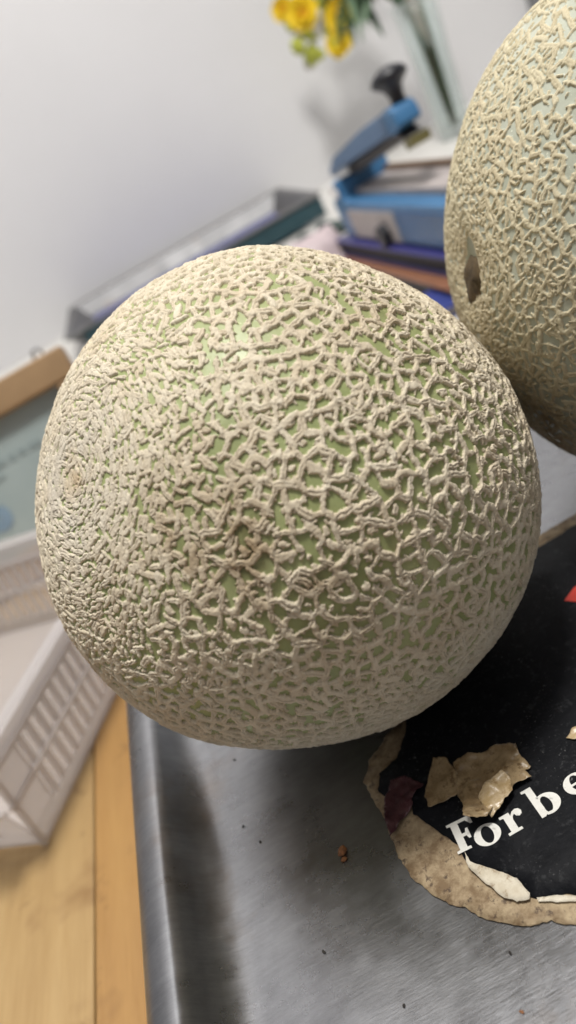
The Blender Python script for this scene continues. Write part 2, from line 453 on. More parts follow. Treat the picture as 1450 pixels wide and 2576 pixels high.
# dried stem scar in the dimple
bm = bmesh.new()
ax2 = Vector((-.955, .098, .279)).normalized(); MM = Matrix.Translation(Vector((0, 0, .0776)) + ax2 * .0736 + Vector((0, -.0008, -.0036))) @ ax2.to_track_quat('Z', 'Y').to_matrix().to_4x4()
lathe(bm, [(.0005, .0018), (.0024, .0021), (.0044, .0022), (.0062, .0018), (.0078, .0006), (.009, -.003)], 20, MM)
for v in bm.verts: v.co += Vector(noise.noise_vector(v.co * 260)) * .0011 + Vector(noise.noise_vector(v.co * 900)) * .0007
obj('stem_scar', bm, simple('stem_brown', (.075, .05, .022), .85, var=.5, scale=500), mel2, smooth=True)

# ------------------------------------------------------------------ weighing scale with its steel pan
def steel(name, base=(.56, .565, .58), rough=.34):
    N = Nodes(name); N.set(Metallic=.96)
    up = lambda k: tuple(min(1, c * k) for c in base)
    s = N.noise(85, 6, .8, stretch=(1.2, 7, 1), rot=(0, 0, R(-32))); s2 = N.noise(150, 4, .7, stretch=(1, 10, 1), rot=(0, 0, R(21))); bl = N.noise(24, 6, .7); b2 = N.noise(95, 5, .75)
    col = N.ramp(bl, [(.32, up(.72)), (.5, base), (.68, up(1.22))])
    col = N.mix(.45, col, N.ramp(b2, [(.3, up(.7)), (.7, up(1.3))]))
    col = N.mix(.22, col, N.ramp(s, [(.35, up(.6)), (.68, up(1.5))]))
    col = N.mix(N.ramp(s, [(.66, (0, 0, 0)), (.72, (.55,) * 3)]), col, up(1.75))                      # long scratches
    col = N.mix(N.ramp(s2, [(.70, (0, 0, 0)), (.76, (.5,) * 3)]), col, up(1.6))
    st = N.noise(17, 5, .7); col = N.mix(N.ramp(st, [(.56, (0, 0, 0)), (.74, (.6,) * 3)]), col, (.24, .19, .15))     # dried stains
    N.l(col, N.b.inputs['Base Color'])
    N.l(N.ramp(bl, [(.25, (rough - .06,) * 3), (.75, (rough + .14,) * 3)]), N.b.inputs['Roughness'])
    mx = N.n('ShaderNodeMath', _operation='ADD'); N.l(s, mx.inputs[0]); N.l(s2, mx.inputs[1]); N.bump(mx.outputs[0], .10, .0004)
    return N.m


M_steel = steel('pan_steel', (.29, .295, .31), .25)
sc = thing('weighing_scale', 'weighing scale with a brushed steel pan carrying both melons', 'scale', (.072, .17, 0))
X0, X1, Y0, Y1, RC = -.163, .175, -.145, .165, .034


def rrect(ins, z, k=8):
    r = max(RC - ins, .006); out = []
    for cx, cy, a0 in ((X1 - ins - r, Y1 - ins - r, 0), (X0 + ins + r, Y1 - ins - r, 90), (X0 + ins + r, Y0 + ins + r, 180), (X1 - ins - r, Y0 + ins + r, 270)):
        for i in range(k + 1):
            a = R(a0 + 90 * i / k); out.append((cx + r * math.cos(a), cy + r * math.sin(a), z))
    return out


prof = [(.0015, -.016), (.0003, -.012), (0, .003), (.0006, .0062), (.0025, .0090), (.0055, .0109), (.0085, .0117), (.0108, .0119), (.0125, .0113), (.0142, .0095), (.0165, .0062),
        (.0190, .0032), (.0220, .0012), (.0250, .0003), (.0280, 0)]
bm = bmesh.new(); rings = [[bm.verts.new(p) for p in rrect(i, z)] for i, z in prof]
for r0, r1 in zip(rings, rings[1:]):
    for k in range(len(r0)): bm.faces.new((r0[k], r0[(k + 1) % len(r0)], r1[(k + 1) % len(r0)], r1[k]))
bm.faces.new(rings[-1])
obj('pan', bm, M_steel, sc, smooth=True)
bm = bmesh.new(); box(bm, X0 + .025, X1 - .025, Y0 + .02, Y1 - .02, -.041, -.004); obj('housing', bm, simple('scale_body', (.5, .5, .48), .45), sc, bevel=.006)
for sx in (X0 + .04, X1 - .04):
    for sy in (Y0 + .04, Y1 - .04):
        bm = bmesh.new(); lathe(bm, [(.009, -.045), (.009, -.0412)], 14, Matrix.Translation((sx, sy, 0))); obj('foot', bm, simple('rubber', (.02, .02, .02), .7), sc)


def ragged(poly, amp, step, seed):
    """resample an outline and roughen it at three scales"""
    out = []; step *= .55; S0 = 0.
    for (x0, y0), (x1, y1) in zip(poly, poly[1:] + poly[:1]):
        L = math.hypot(x1 - x0, y1 - y0); n = max(1, int(L / step)); nx, ny = (y1 - y0) / (L + 1e-9), -(x1 - x0) / (L + 1e-9)
        for i in range(n):
            f = i / n; d = S0 + L * f
            o = amp * (1.5 * noise.noise((d * 260, seed * 7.1, 0)) + 1.1 * noise.noise((d * 700, seed * 3.3, 5)) + .8 * noise.noise((d * 1900, seed, 9)))
            out.append((x0 + (x1 - x0) * f + nx * o, y0 + (y1 - y0) * f + ny * o))
        S0 += L
    return out


def sheet(name, poly, mat, parent, zf, thick, step, off=(0, 0), z0=0.):
    """a thin sheet over a polygon with a height function, thickness built in"""
    xs_ = [p[0] for p in poly]; ys_ = [p[1] for p in poly]
    pts = [Vector(p) for p in poly]; n = len(pts)
    rnd = random.Random(7); y = min(ys_)
    while y < max(ys_):
        x = min(xs_)
        while x < max(xs_):
            pts.append(Vector((x + rnd.uniform(-.3, .3) * step, y + rnd.uniform(-.3, .3) * step))); x += step
        y += step
    co, _, fs, *_ = delaunay_2d_cdt(pts, [], [list(range(n))], 1, 1e-7)
    bm = bmesh.new()
    vs = [bm.verts.new((p[0] - off[0], p[1] - off[1], z0 + zf(p[0], p[1]))) for p in co]
    for f in fs: bm.faces.new([vs[i] for i in f])
    bmesh.ops.delete(bm, geom=[v for v in bm.verts if not v.link_faces], context='VERTS')
    for f in bm.faces:
        f.normal_update()
        if f.normal.z < 0: f.normal_flip()
    me = bpy.data.meshes.new(name); bm.to_mesh(me); bm.free()
    o = obj(name, me, mat, parent, smooth=True)
    m = o.modifiers.new('thickness', 'SOLIDIFY'); m.thickness = thick; m.offset = -1
    return o


OX, OY = .072, .17
def fleckmat(name, c1, c2, spot, rough=.5):
    N = Nodes(name); N.set(Roughness=rough)
    col = N.ramp(N.noise(170, 5, .7), [(.38, c1), (.62, c2)])
    col = N.mix(N.ramp(N.noise(420, 4, .7), [(.56, (0, 0, 0)), (.66, (.85,) * 3)]), col, spot)
    if 'glue' in name: col = N.mix(N.ramp(N.noise(75, 5, .7), [(.5, (0, 0, 0)), (.66, (.8,) * 3)]), col, (.13, .075, .035))
    if 'black' in name:
        dust = N.noise(1500, 2, .5); big = N.noise(60, 3)
        mk = N.n('ShaderNodeMath', _operation='MULTIPLY'); N.l(N.ramp(dust, [(.66, (0, 0, 0)), (.72, (.6,) * 3)]), mk.inputs[0]); N.l(N.ramp(big, [(.45, (0, 0, 0)), (.6, (1, 1, 1))]), mk.inputs[1])
        col = N.mix(mk.outputs[0], col, (.16, .16, .16))
    N.l(col, N.b.inputs['Base Color']); N.bump(N.noise(700), .4, .0004); N.b.inputs['Specular IOR Level'].default_value = .14 if 'black' in name else .5; return N.m


M_black = fleckmat('sticker_black', (.0035, .004, .0055), (.0065, .007, .009), (.022, .023, .025), .6)
M_residue = fleckmat('glue_residue', (.17, .11, .055), (.40, .31, .19), (.06, .035, .022), .7)
M_paper = fleckmat('torn_paper', (.52, .46, .35), (.64, .59, .48), (.35, .27, .18), .8)
M_white = fleckmat('print_white', (.66, .65, .60), (.76, .75, .70), (.45, .44, .41), .5)
M_red = simple('print_red', (.55, .035, .018), .45, var=.12, scale=100)
black = [(.0003, .1629), (-.0021, .158), (-.0081, .1512), (-.0148, .1493), (-.0172, .144), (-.0159, .1413), (-.0103, .1352), (-.0111, .1322), (-.0095, .129), (-.0073, .1233),
         (-.0047, .118), (-.0049, .1123), (-.0018, .1095), (.0034, .1031), (.0041, .0992), (.0038, .0977), (.0076, .096), (.0124, .0936), (.03, .089), (.062, .088), (.10, .094), (.13, .108),
         (.150, .13), (.155, .16), (.140, .190), (.11, .1995), (.0836, .2003), (.0659, .1998), (.04, .196), (.015, .183)]
outer = [(-.0012, .1633), (-.0079, .1609), (-.0156, .1558), (-.0195, .150), (-.0195, .1432), (-.0190, .1357), (-.0191, .1275), (-.0192, .1214), (-.0181, .1154), (-.0153, .1096), (-.0112, .1044),
         (-.0066, .0984), (-.0017, .0944), (.005, .0918), (.0091, .0887), (.03, .083), (.065, .082), (.103, .088), (.135, .103), (.157, .128), (.162, .16), (.146, .195), (.113, .2058), (.0836, .2060), (.0659, .2052), (.035, .2015), (.012, .190)]
flat = lambda x, y: 0
sheet('glue_residue', ragged(outer, .0005, .0016, 3), M_residue, sc, lambda x, y: .00012 * noise.noise((x * 500, y * 500, 0)), .0003, .004, (OX, OY), .0006)
stk = sheet('sticker', ragged(black, .00035, .0016, 4), M_black, sc, flat, .0003, .02, (OX, OY), .0011)
sheet('torn_paper', ragged([(-.0042, .1150), (-.0040, .1120), (-.0014, .1088), (.0036, .1030), (.0042, .0985), (.0035, .0975), (.0008, .0984), (-.0012, .1005), (-.0035, .1062), (-.0052, .1112)], .0002, .001, 9), M_paper, sc,
      lambda x, y: .0004 + .0006 * max(0, noise.noise((x * 180, y * 180, 2))), .0002, .002, (OX, OY), .0013)
sheet('torn_paper', ragged([(.0050, .0972), (.0085, .0957), (.0125, .0933), (.019, .0912), (.019, .0902), (.012, .0922), (.0075, .0946), (.0050, .0962)], .00015, .001, 10), M_paper, sc, flat, .0002, .002, (OX, OY), .0014)
# printed letters, drawn as outlines (unit = x-height), baseline along +x
def arc(cx, cy, rx, ry, a0, a1, n=16): return [(cx + rx * math.cos(R(a0 + (a1 - a0) * i / n)), cy + ry * math.sin(R(a0 + (a1 - a0) * i / n))) for i in range(n + 1)]


GL = {
    'F': [[(.0, 0), (.62, 0), (.62, .12), (.47, .14), (.47, .66), (.62, .66), (.68, .48), (.78, .48), (.78, 1.0), (.68, 1.0), (.62, .82), (.47, .82), (.47, 1.38), (.80, 1.38), (.97, 1.12), (1.07, 1.12), (1.04, 1.54), (0, 1.54), (0, 1.42), (.15, 1.40), (.15, .14), (0, .12)]],
    'o': [arc(.56, .5, .56, .53, 0, 360, 32)[:-1], arc(.56, .5, .245, .43, 0, 360, 28)[:-1]],
    'r': [[(0, 0), (.62, 0), (.62, .12), (.47, .14), (.47, .62), (.53, .76), (.62, .84), (.66, .70), (.78, .62), (.90, .68), (.94, .82), (.88, .97), (.74, 1.03), (.58, .98), (.45, .82), (.45, 1.02), (0, 1.02), (0, .90), (.15, .88), (.15, .14), (0, .12)]],
    'b': [[(.15, 0)] + [(.33, 0), (.40, .06)] + arc(.64, .5, .56, .53, -112, 116, 26) + [(.46, .88), (.46, 1.62), (0, 1.62), (0, 1.50), (.15, 1.48)], [(.46, .22), (.50, .12)] + arc(.585, .5, .24, .42, -70, 80, 18) + [(.52, .86), (.46, .74)]],
    'e': [arc(.55, .5, .55, .53, -48, -360, 36) + [(1.1, .46), (.33, .46)] + arc(.60, .48, .29, .36, 185, 300, 12), arc(.56, .56, .22, .38, 180, 0, 14)],
    's': [[(.08, 0), (.16, .06), (.42, -.03), (.74, .06), (.86, .3), (.76, .52), (.44, .64), (.34, .76), (.42, .88), (.56, .88), (.70, .66), (.80, .66), (.80, 1.02), (.70, 1.02), (.66, .97), (.42, 1.03), (.14, .94), (.06, .70), (.18, .48), (.46, .36), (.58, .24), (.50, .11), (.36, .10), (.18, .36), (.08, .36)]],
    't': [[(.12, .9), (.0, .9), (0, 1.02), (.15, 1.05), (.30, 1.36), (.44, 1.36), (.44, 1.02), (.68, 1.02), (.68, .88), (.44, .88), (.44, .26), (.50, .14), (.60, .16), (.66, .30), (.74, .28), (.68, .04), (.44, -.03), (.20, .04), (.13, .22)]],
}


def letter(ch, x, y, h, mat, parent, rot=0, sx=1.0):
    cu = bpy.data.curves.new('letter', 'CURVE'); cu.dimensions = '2D'; cu.fill_mode = 'BOTH'; cu.extrude = .00004
    for loop in GL[ch]:
        sp = cu.splines.new('POLY'); sp.points.add(len(loop) - 1); sp.use_cyclic_u = True
        for p, (a, b) in zip(sp.points, loop): p.co = (a * h * sx, b * h, 0, 1)
    tmp = bpy.data.objects.new('tmp', cu); C.objects.link(tmp)
    dg = bpy.context.evaluated_depsgraph_get(); me = bpy.data.meshes.new_from_object(tmp.evaluated_get(dg)); bpy.data.objects.remove(tmp)
    o = obj('letter', me, mat, parent); o.location = (x - OX, y - OY, .00118); o.rotation_euler = (0, 0, rot)
    return o


for ch, x, y in (('F', -.0058, .1156), ('o', -.0008, .1138), ('r', .0072, .1130), ('b', .0152, .1128), ('e', .0247, .1134), ('s', .0312, .1140), ('t', .0360, .1146)):
    letter(ch, x, y, .0055, M_white, stk, rot=R(-4) if ch in 'Fo' else (R(2) if ch in 'est' else 0), sx=1.12)
bm = bmesh.new(); prism(bm, [(.0605 - OX, .1716 - OY), (.0650 - OX, .1660 - OY), (.092 - OX, .160 - OY), (.092 - OX, .176 - OY), (.066 - OX, .1745 - OY)], .00114, .00122); obj('red_emblem', bm, M_red, stk)
# torn onion skins lying on the sticker
M_skin1 = fleckmat('onion_tan', (.19, .125, .06), (.36, .265, .15), (.12, .07, .03), .30)
M_skin2 = fleckmat('onion_gold', (.42, .30, .15), (.58, .46, .30), (.30, .19, .08), .28)
M_skin3 = fleckmat('onion_purple', (.04, .013, .018), (.085, .03, .036), (.06, .012, .02), .35)


def flake(poly, mat, label, seed, lift, z0, name='onion_skin'):
    cx = sum(p[0] for p in poly) / len(poly); cy = sum(p[1] for p in poly) / len(poly)
    rnd = random.Random(seed)
    def zf(x, y):
        return lift * (.5 + .9 * noise.noise((x * 160 + seed, y * 160, 0)) + .5 * noise.noise((x * 420, y * 420 + seed, 4)) + .22 * noise.noise((x * 1300, y * 900 + seed, 7))) * (1 if lift else 0) + 2.2 * lift * (math.hypot(x - cx, y - cy) / .009) ** 2 * max(0, noise.noise((x * 70 + seed * 3, y * 70, 9)) + .2)
    o = sheet(name, ragged(poly, .00022, .0009, seed), mat, None, lambda x, y: max(.0, zf(x, y)), .00008, .0006, (cx, cy), 0)
    o.location = (cx, cy, z0)
    return tag(o, label, 'onion skin', 'onion skins on the scale')


FA = [(.0008, .1437), (.0035, .1417), (.0044, .1358), (.0019, .1298), (-.0033, .1298), (-.0066, .1303), (-.0063, .1341), (-.0032, .1386)]
FB = [(.0048, .1386), (.0095, .1391), (.0126, .1372), (.0169, .1376), (.0217, .1344), (.0207, .131), (.0213, .1258), (.0196, .1258), (.0198, .123), (.0147, .1234), (.0051, .1181), (.0026, .1179), (-.0001, .1193), (.0011, .123), (.0014, .1289)]
FP = [(-.0126, .1444), (-.0087, .1436), (-.005, .138), (-.0096, .1357), (-.01, .1337), (-.0145, .1315), (-.019, .1278), (-.0181, .1349), (-.0164, .1403)]
FF = [(.0143, .1276), (.0150, .1253), (.0138, .1216), (.0090, .1190), (.0057, .1180), (.0056, .1249), (.0095, .1268)]
flake(FA, M_skin1, 'small rounded tan onion skin left of the bigger one on the black sticker', 5, .0010, .0014)
flake(FB, M_skin1, 'largest tan onion skin with jagged edge on the black sticker above the white letters', 8, .0013, .0015)
flake(FF, M_skin2, 'shiny golden onion skin curled on top of the largest tan one', 12, .0014, .0034)
flake(FP, M_skin3, 'dark purple onion skin at the left edge of the black sticker', 16, .0011, .0014)
flake([(.0330, .1285), (.0360, .1300), (.0385, .1290), (.0370, .1262), (.0345, .1268)], M_skin2, 'small orange onion skin scrap at the right side of the black sticker', 21, .0007, .0014)
flake([(-.0730, .2100), (-.0690, .2125), (-.0655, .2095), (-.0672, .2055), (-.0700, .2070)], M_skin3, 'dark red onion skin scrap under the left side of the front melon', 24, .0007, .0003)
flake([(-.0650, .2010), (-.0620, .2040), (-.0580, .2025), (-.0595, .1990), (-.0625, .1985)], M_skin3, 'smaller dark red onion skin scrap nearer the shadow of the front melon', 27, .0006, .0003)
# crumbs on the pan
def crumb(x, y, s, mat, label, seed, z=.0):
    bm = bmesh.new(); bmesh.ops.create_icosphere(bm, subdivisions=2, radius=s)
    for v in bm.verts: v.co += Vector(noise.noise_vector(v.co * (1.2 / s) + Vector((seed, 0, 0)))) * s * .55; v.co.z *= .55; v.co.x *= 1.5
    zmin = min(v.co.z for v in bm.verts)
    for v in bm.verts: v.co.z -= zmin
    o = obj('crumb', bm, mat, smooth=True); o.location = (x, y, z); o.rotation_euler = (0, 0, seed * 1.3)
    return tag(o, label, 'crumb', 'crumbs on the steel pan')


M_dk = simple('crumb_dark', (.02, .016, .012), .8); M_br = simple('crumb_brown', (.24, .095, .03), .7, var=.4, scale=900)
crumb(-.0325, .1335, .0011, M_br, 'orange brown crumb in the shadow before the front melon', 1)
crumb(-.0330, .1313, .0006, M_br, 'tiny orange brown crumb touching the bigger one', 5)
for x, y, lb, sd in ((-.0557, .1849, 'black speck nearest under the front melon', 2), (-.0579, .1584, 'black speck at the left edge of the melon shadow', 3), (-.0453, .1119, 'black speck on the bare steel below the shadow', 4),
                     (-.0540, .1503, 'thin dark speck inside the melon shadow', 6), (-.0317, .0920, 'dark speck on the bright steel by the bottom edge', 8), (-.0096, .0797, 'brown speck nearest the lower right corner', 9), (-.0060, .0905, 'dark speck just below the glue residue', 11)):
    crumb(x, y, .00032, M_br if 'brown' in lb else M_dk, lb, sd)

# ------------------------------------------------------------------ white plastic basket at the left
N = Nodes('basket_plastic'); N.set(Roughness=.35); N.b.inputs['Base Color'].default_value = (.76, .74, .745, 1)
tr = N.n('ShaderNodeBsdfTransparent'); tl = N.n('ShaderNodeBsdfTranslucent'); tl.inputs[0].default_value = (.8, .76, .75, 1)
m1 = N.n('ShaderNodeMixShader'); m1.inputs[0].default_value = .35; N.l(N.b.outputs[0], m1.inputs[1]); N.l(tl.outputs[0], m1.inputs[2])
m2 = N.n('ShaderNodeMixShader'); m2.inputs[0].default_value = .52; N.l(m1.outputs[0], m2.inputs[1]); N.l(tr.outputs[0], m2.inputs[2]); N.l(m2.outputs[0], N.out.inputs[0])
M_bask = N.m
N = Nodes('basket_film'); N.set(Roughness=.3); N.b.inputs['Base Color'].default_value = (.76, .74, .745, 1)
tr = N.n('ShaderNodeBsdfTransparent'); m2 = N.n('ShaderNodeMixShader'); m2.inputs[0].default_value = .74; N.l(N.b.outputs[0], m2.inputs[1]); N.l(tr.outputs[0], m2.inputs[2]); N.l(m2.outputs[0], N.out.inputs[0])
M_film = N.m
LB, WB, HB, FL = .160, .145, .057, .010
bk = thing('plastic_basket', 'frosted white plastic basket with slotted sides on the wooden table', 'basket', (-.161, .247, ZT), R(-27.1))
# local frame: +y along the long side away from the viewer, -x to the left; the near right corner of the base is the origin


def wall_frame(p0, d, nrm):
    d = Vector(d); nrm = Vector(nrm)
    def f(a, h, o=0.): q = Vector(p0) + d * a + nrm * (FL * h / HB + o); return Vector((q.x, q.y, h + .001))
    return f


def slab(bm, f, a0, a1, h0, h1, t=.0016, o=0.):
    vs = [bm.verts.new(f(a, h, oo)) for oo in (o, o - t) for a, h in ((a0, h0), (a1, h0), (a1, h1), (a0, h1))]
    for q in ((0, 1, 2, 3), (7, 6, 5, 4), (0, 4, 5, 1), (1, 5, 6, 2), (2, 6, 7, 3), (3, 7, 4, 0)): bm.faces.new([vs[i] for i in q])


for p0, d, nrm, Lw in (((0, 0, 0), (0, 1, 0), (1, 0, 0), LB), ((-WB, 0, 0), (1, 0, 0), (0, -1, 0), WB), ((-WB, LB, 0), (0, -1, 0), (-1, 0, 0), LB), ((0, LB, 0), (-1, 0, 0), (0, 1, 0), WB)):
    f = wall_frame(p0, d, nrm)
    bm = bmesh.new()
    slab(bm, f, 0, Lw, 0, .0085); slab(bm, f, .0, .017, .0085, .044); slab(bm, f, Lw - .017, Lw, .0085, .044); slab(bm, f, 0, Lw, .044, HB)
    obj('side_band', bm, M_bask, bk)
    bm = bmesh.new(); slab(bm, f, -.002, Lw + .002, .0255, .0285, .003, .0009); slab(bm, f, -.004, Lw + .004, .0455, .0475, .0035, .0014)
    obj('rib', bm, M_bask, bk)
    bm = bmesh.new(); slab(bm, f, -.006, Lw + .006, HB - .002, HB + .0015, .0085, .0065); obj('rim', bm, M_bask, bk, bevel=.0007)
    bm = bmesh.new(); slab(bm, f, .016, Lw - .016, .0085, .0255, .0004, -.0006); slab(bm, f, .016, Lw - .016, .0285, .0445, .0004, -.0006); obj('film', bm, M_film, bk)
    bm = bmesh.new(); slab(bm, f, -.001, .0012, 0, HB - .002, .003, .0010); obj('corner_post', bm, M_bask, bk)
    n = int((Lw - .034) / .0074)
    for i in range(n):
        a = .017 + (i + .5) * (Lw - .034) / n
        for h0, h1 in ((.0085, .0255), (.0285, .044)):
            bm = bmesh.new(); slab(bm, f, a - .0016, a + .0016, h0, h1, .0016); obj('slat', bm, M_bask, bk)
bm = bmesh.new(); box(bm, -WB + .001, -.001, .001, LB - .001, .0002, .0022); obj('base', bm, M_bask, bk)

# ------------------------------------------------------------------ picture frame leaning behind the basket
M_fr = simple('frame_wood', (.36, .235, .125), .5, var=.15, scale=25)
fr = thing('picture_frame', 'brown wooden picture frame holding a faded certificate behind the basket', 'picture frame', (-.080, .505, ZT))
Mt = Matrix.Rotation(R(-16), 4, 'X')
FW, FH = .36, .135
for nm, x0, x1, z0, z1 in (('rail', -FW, 0, FH - .022, FH), ('rail', -FW, 0, 0, .022), ('stile', -.0165, 0, .0225, FH - .0225), ('stile', -FW, -FW + .0165, .0225, FH - .0225)):
    bm = bmesh.new(); box(bm, x0, x1, -.004, .012, z0, z1, Mt); obj(nm, bm, M_fr, fr, bevel=.002)
N = Nodes('certificate'); N.set(Roughness=.15)
tc = N.n('ShaderNodeTexCoord'); base_c = N.ramp(N.noise(14, 3), [(.3, (.36, .435, .435)), (.7, (.43, .505, .50))]); N.l(base_c, N.b.inputs['Base Color'])
bm = bmesh.new(); box(bm, -FW + .016, -.016, .005, .007, .022, FH - .0215, Mt); pr = obj('print', bm, N.m, fr)
M_tx = simple('print_grey', (.27, .33, .335), .4); M_tb = simple('print_blue', (.24, .34, .44), .4, var=.3, scale=120); M_tg = simple('print_green', (.17, .22, .13), .4)
for z, x0, x1, h in ((.083, -.26, -.05, .0045), (.075, -.26, -.09, .003), (.052, -.27, -.14, .002), (.046, -.27, -.15, .002), (.040, -.27, -.12, .002)):
    bm = bmesh.new(); x = x0; rnd = random.Random(int(z * 1e4))
    while x < x1:
        w = rnd.uniform(.003, .011); box(bm, x, x + w, .0044, .0049, z, z + h, Mt); x += w + .003
    obj('text_line', bm, M_tx, pr)
bm = bmesh.new(); lathe(bm, [(.0012, -.0002), (.010, -.0002), (.010, .0003), (.0012, .0003), (.0012, -.0002)], 24, Mt @ Matrix.Translation((-.105, .0047, .052)) @ Matrix.Rotation(R(90), 4, 'X'), close=False); obj('stamp', bm, M_tb, pr)
bm = bmesh.new(); prism(bm, [(-.032, .088), (-.020, .092), (-.020, .070), (-.028, .074)], -.0049, -.0044, Mt @ Matrix.Rotation(R(90), 4, 'X')); obj('corner_ornament', bm, M_tg, pr)
bm = bmesh.new(); box(bm, -FW + .012, -.012, .008, .0115, .015, FH - .015, Mt); obj('back_board', bm, M_dk, fr)
bm = bmesh.new(); prism(bm, [(.0125, .006), (.0165, .006), (.078, -.108), (.074, -.108)], -FW / 2 - .02, -FW / 2 + .02, Matrix(((0, 0, 1, 0), (1, 0, 0, 0), (0, 1, 0, .1105), (0, 0, 0, 1)))); obj('strut', bm, M_fr, fr)
bm = bmesh.new(); tube(bm, [(-.022, .008, FH + .0), (-.020, .006, FH + .006), (-.016, .006, FH + .007), (-.014, .008, FH + .002)], .0012, 6)
for v in bm.verts: v.co = Mt @ v.co
obj('hook', bm, M_steel, fr, smooth=True)

# ------------------------------------------------------------------ steel tray with blue liner by the wall
ty = thing('steel_tray', 'long grey steel tray with a blue liner on the counter by the wall', 'tray', (.06, 1.30, ZT))
M_rim = steel('tray_steel', (.22, .22, .225), .5)
tw, tl2, th_ = .222, .142, .038


def rect(w, l, z): return [(-w, -l, z), (w, -l, z), (w, l, z), (-w, l, z)]


bm = bmesh.new(); loops = [rect(tw - .038, tl2 - .045, .001), rect(tw - .004, tl2 - .004, th_ - .004), rect(tw, tl2, th_ - .001), rect(tw - .001, tl2 - .001, th_ + .001), rect(tw - .013, tl2 - .013, th_), rect(tw - .034, tl2 - .034, .008), rect(tw - .042, tl2 - .042, .006)]
rings = [[bm.verts.new(p) for p in lp] for lp in loops]
for r0, r1 in zip(rings, rings[1:]):
    for k in range(4): bm.faces.new((r0[k], r0[(k + 1) % 4], r1[(k + 1) % 4], r1[k]))
bm.faces.new(rings[0][::-1]); bm.faces.new(rings[-1]); obj('tray_body', bm, M_rim, ty, bevel=.002)
bm = bmesh.new(); box(bm, -tw + .036, tw - .036, -tl2 + .036, tl2 - .036, .0075, .0125); obj('liner', bm, simple('liner_blue', (.055, .065, .25), .3), ty, bevel=.002)
bm = bmesh.new(); box(bm, -tw + .03, tw - .004, -tl2 - .001, -tl2 + .003, .006, th_ - .006, Matrix.Translation((0, .006, 0))); obj('front_strip', bm, simple('strip_teal', (.02, .06, .075), .4), ty)
# pink cloth and dark cable beside it
bm = bmesh.new(); bmesh.ops.create_uvsphere(bm, u_segments=24, v_segments=16, radius=1)
for v in bm.verts:
    v.co = Vector((v.co.x * .058, v.co.y * .045, max(0, v.co.z + .15) * .042)) * (1 + .28 * noise.noise(v.co * 1.7) + .12 * noise.noise(v.co * 5))
    v.co.z = max(v.co.z, 0)
o = obj('plastic_bag', bm, simple('bag_pink', (.56, .46, .475), .45, var=.15, scale=60), smooth=True); o.location = (.166, .86, ZT)
tag(o, 'crumpled pale pink bag on the counter between tray and blue sealer', 'bag')
bm = bmesh.new(); tube(bm, [(.145 + .018 * i + .006 * math.sin(i * 2.1), 1.02 + .010 * math.sin(i * 1.7), ZT + .012 + .006 * math.sin(i * 2.7)) for i in range(8)], .009, 8)
o = obj('cable', bm, simple('cable_dark', (.035, .06, .055), .5), smooth=True); tag(o, 'dark coiled cable on the counter behind the pink bag', 'cable')

# ------------------------------------------------------------------ blue impulse sealer on a pile
M_blue = simple('sealer_blue', (.055, .175, .35), .35, var=.06, scale=30)
M_blue_shade = simple('sealer_blue_shaded', (.085, .15, .26), .42, var=.05)  # sealer blue again for the arm, with its shade put into the colour
M_knob = simple('knob_black', (.012, .013, .018), .4)
M_lab = simple('label_grey', (.40, .36, .35), .5)
rz = math.atan2(.012, .213)
se = thing('bag_sealer', 'blue hand bag sealer with raised arm and black knob', 'sealer', (.207, .806, -.010), rz)
# local: -y towards the viewer, x to the right, hinge at y=0
SL, SW, SH = .300, .062, .038
bm = bmesh.new()
pp = [(-.004, 0.), (-.010, .006), (-.014, .038), (.0, .046), (.006, .060), (.016, .060), (.018, .040), (SL, .038), (SL + .004, .034), (SL + .002, 0)]
Ms = Matrix(((0, 0, 1, 0), (-1, 0, 0, 0), (0, 1, 0, 0), (0, 0, 0, 1)))     # (a,h,x) -> (x,-a,h)
prism(bm, pp, 0, SW, Ms); obj('base', bm, M_blue, se, bevel=.003)
bm = bmesh.new(); box(bm, .016, .058, -.215, -.022, .0378, .0455); obj('sealing_strip', bm, M_lab, se, bevel=.001)
bm = bmesh.new(); box(bm, .052, .060, -.222, -.020, .0456, .050); obj('heater_bar', bm, simple('ptfe_brown', (.16, .10, .06), .6), se)
bm = bmesh.new(); box(bm, -.0016, .0005, -.135, -.022, .003, .031); obj('name_plate', bm, M_lab, se)
bm = bmesh.new(); box(bm, -.0012, .0005, -.262, -.142, .004, .032); obj('side_panel', bm, simple('sealer_blue_deep', (.02, .10, .25), .35), se)
bm = bmesh.new(); lathe(bm, [(.0095, 0), (.0095, .007), (.008, .009)], 18, Matrix.Translation((-.0014, -.108, .011)) @ Matrix.Rotation(R(-90), 4, 'Y')); obj('timer_dial', bm, M_knob, se, smooth=False)
# arm: rises from the hinge towards the viewer
arm_a = .152
Ma = Matrix.Translation((.008, .0, .066)) @ Matrix.Rotation(-arm_a, 4, 'X')
ap = [(-.004, -.004), (-.006, .004), (.02, .0125), (.08, .019), (.125, .0195), (.147, .019)]
ap = ap + [(.147, .001), (.02, .000)]
bm = bmesh.new(); prism(bm, ap, .011, .032)
for v in bm.verts:
    if v.co.x < .03: v.co.z += -.012 if v.co.z < .02 else .002
    v.co = Ma @ Ms @ v.co
arm = obj('arm', bm, M_blue_shade, se, bevel=.002)
bm = bmesh.new(); prism(bm, [(.1473, -.001), (.1473, .0205), (.166, .0195), (.171, .014), (.173, .002)], .0098, .0332, Ma @ Ms); obj('arm_cap', bm, M_blue, se, bevel=.003)
bm = bmesh.new(); prism(bm, [(.01, -.0115), (.01, -.0005), (.157, .0), (.167, -.007)], .013, .030, Ma @ Ms); obj('pressure_bar', bm, simple('bar_dark', (.045, .038, .035), .5), se)
bm = bmesh.new(); box(bm, .013, .031, -.176, -.162, -.0165, -.008, Ma); obj('latch', bm, simple('latch_olive', (.16, .14, .05), .5), se)
Mk = Ma @ Matrix.Translation((.024, -.160, .0188))
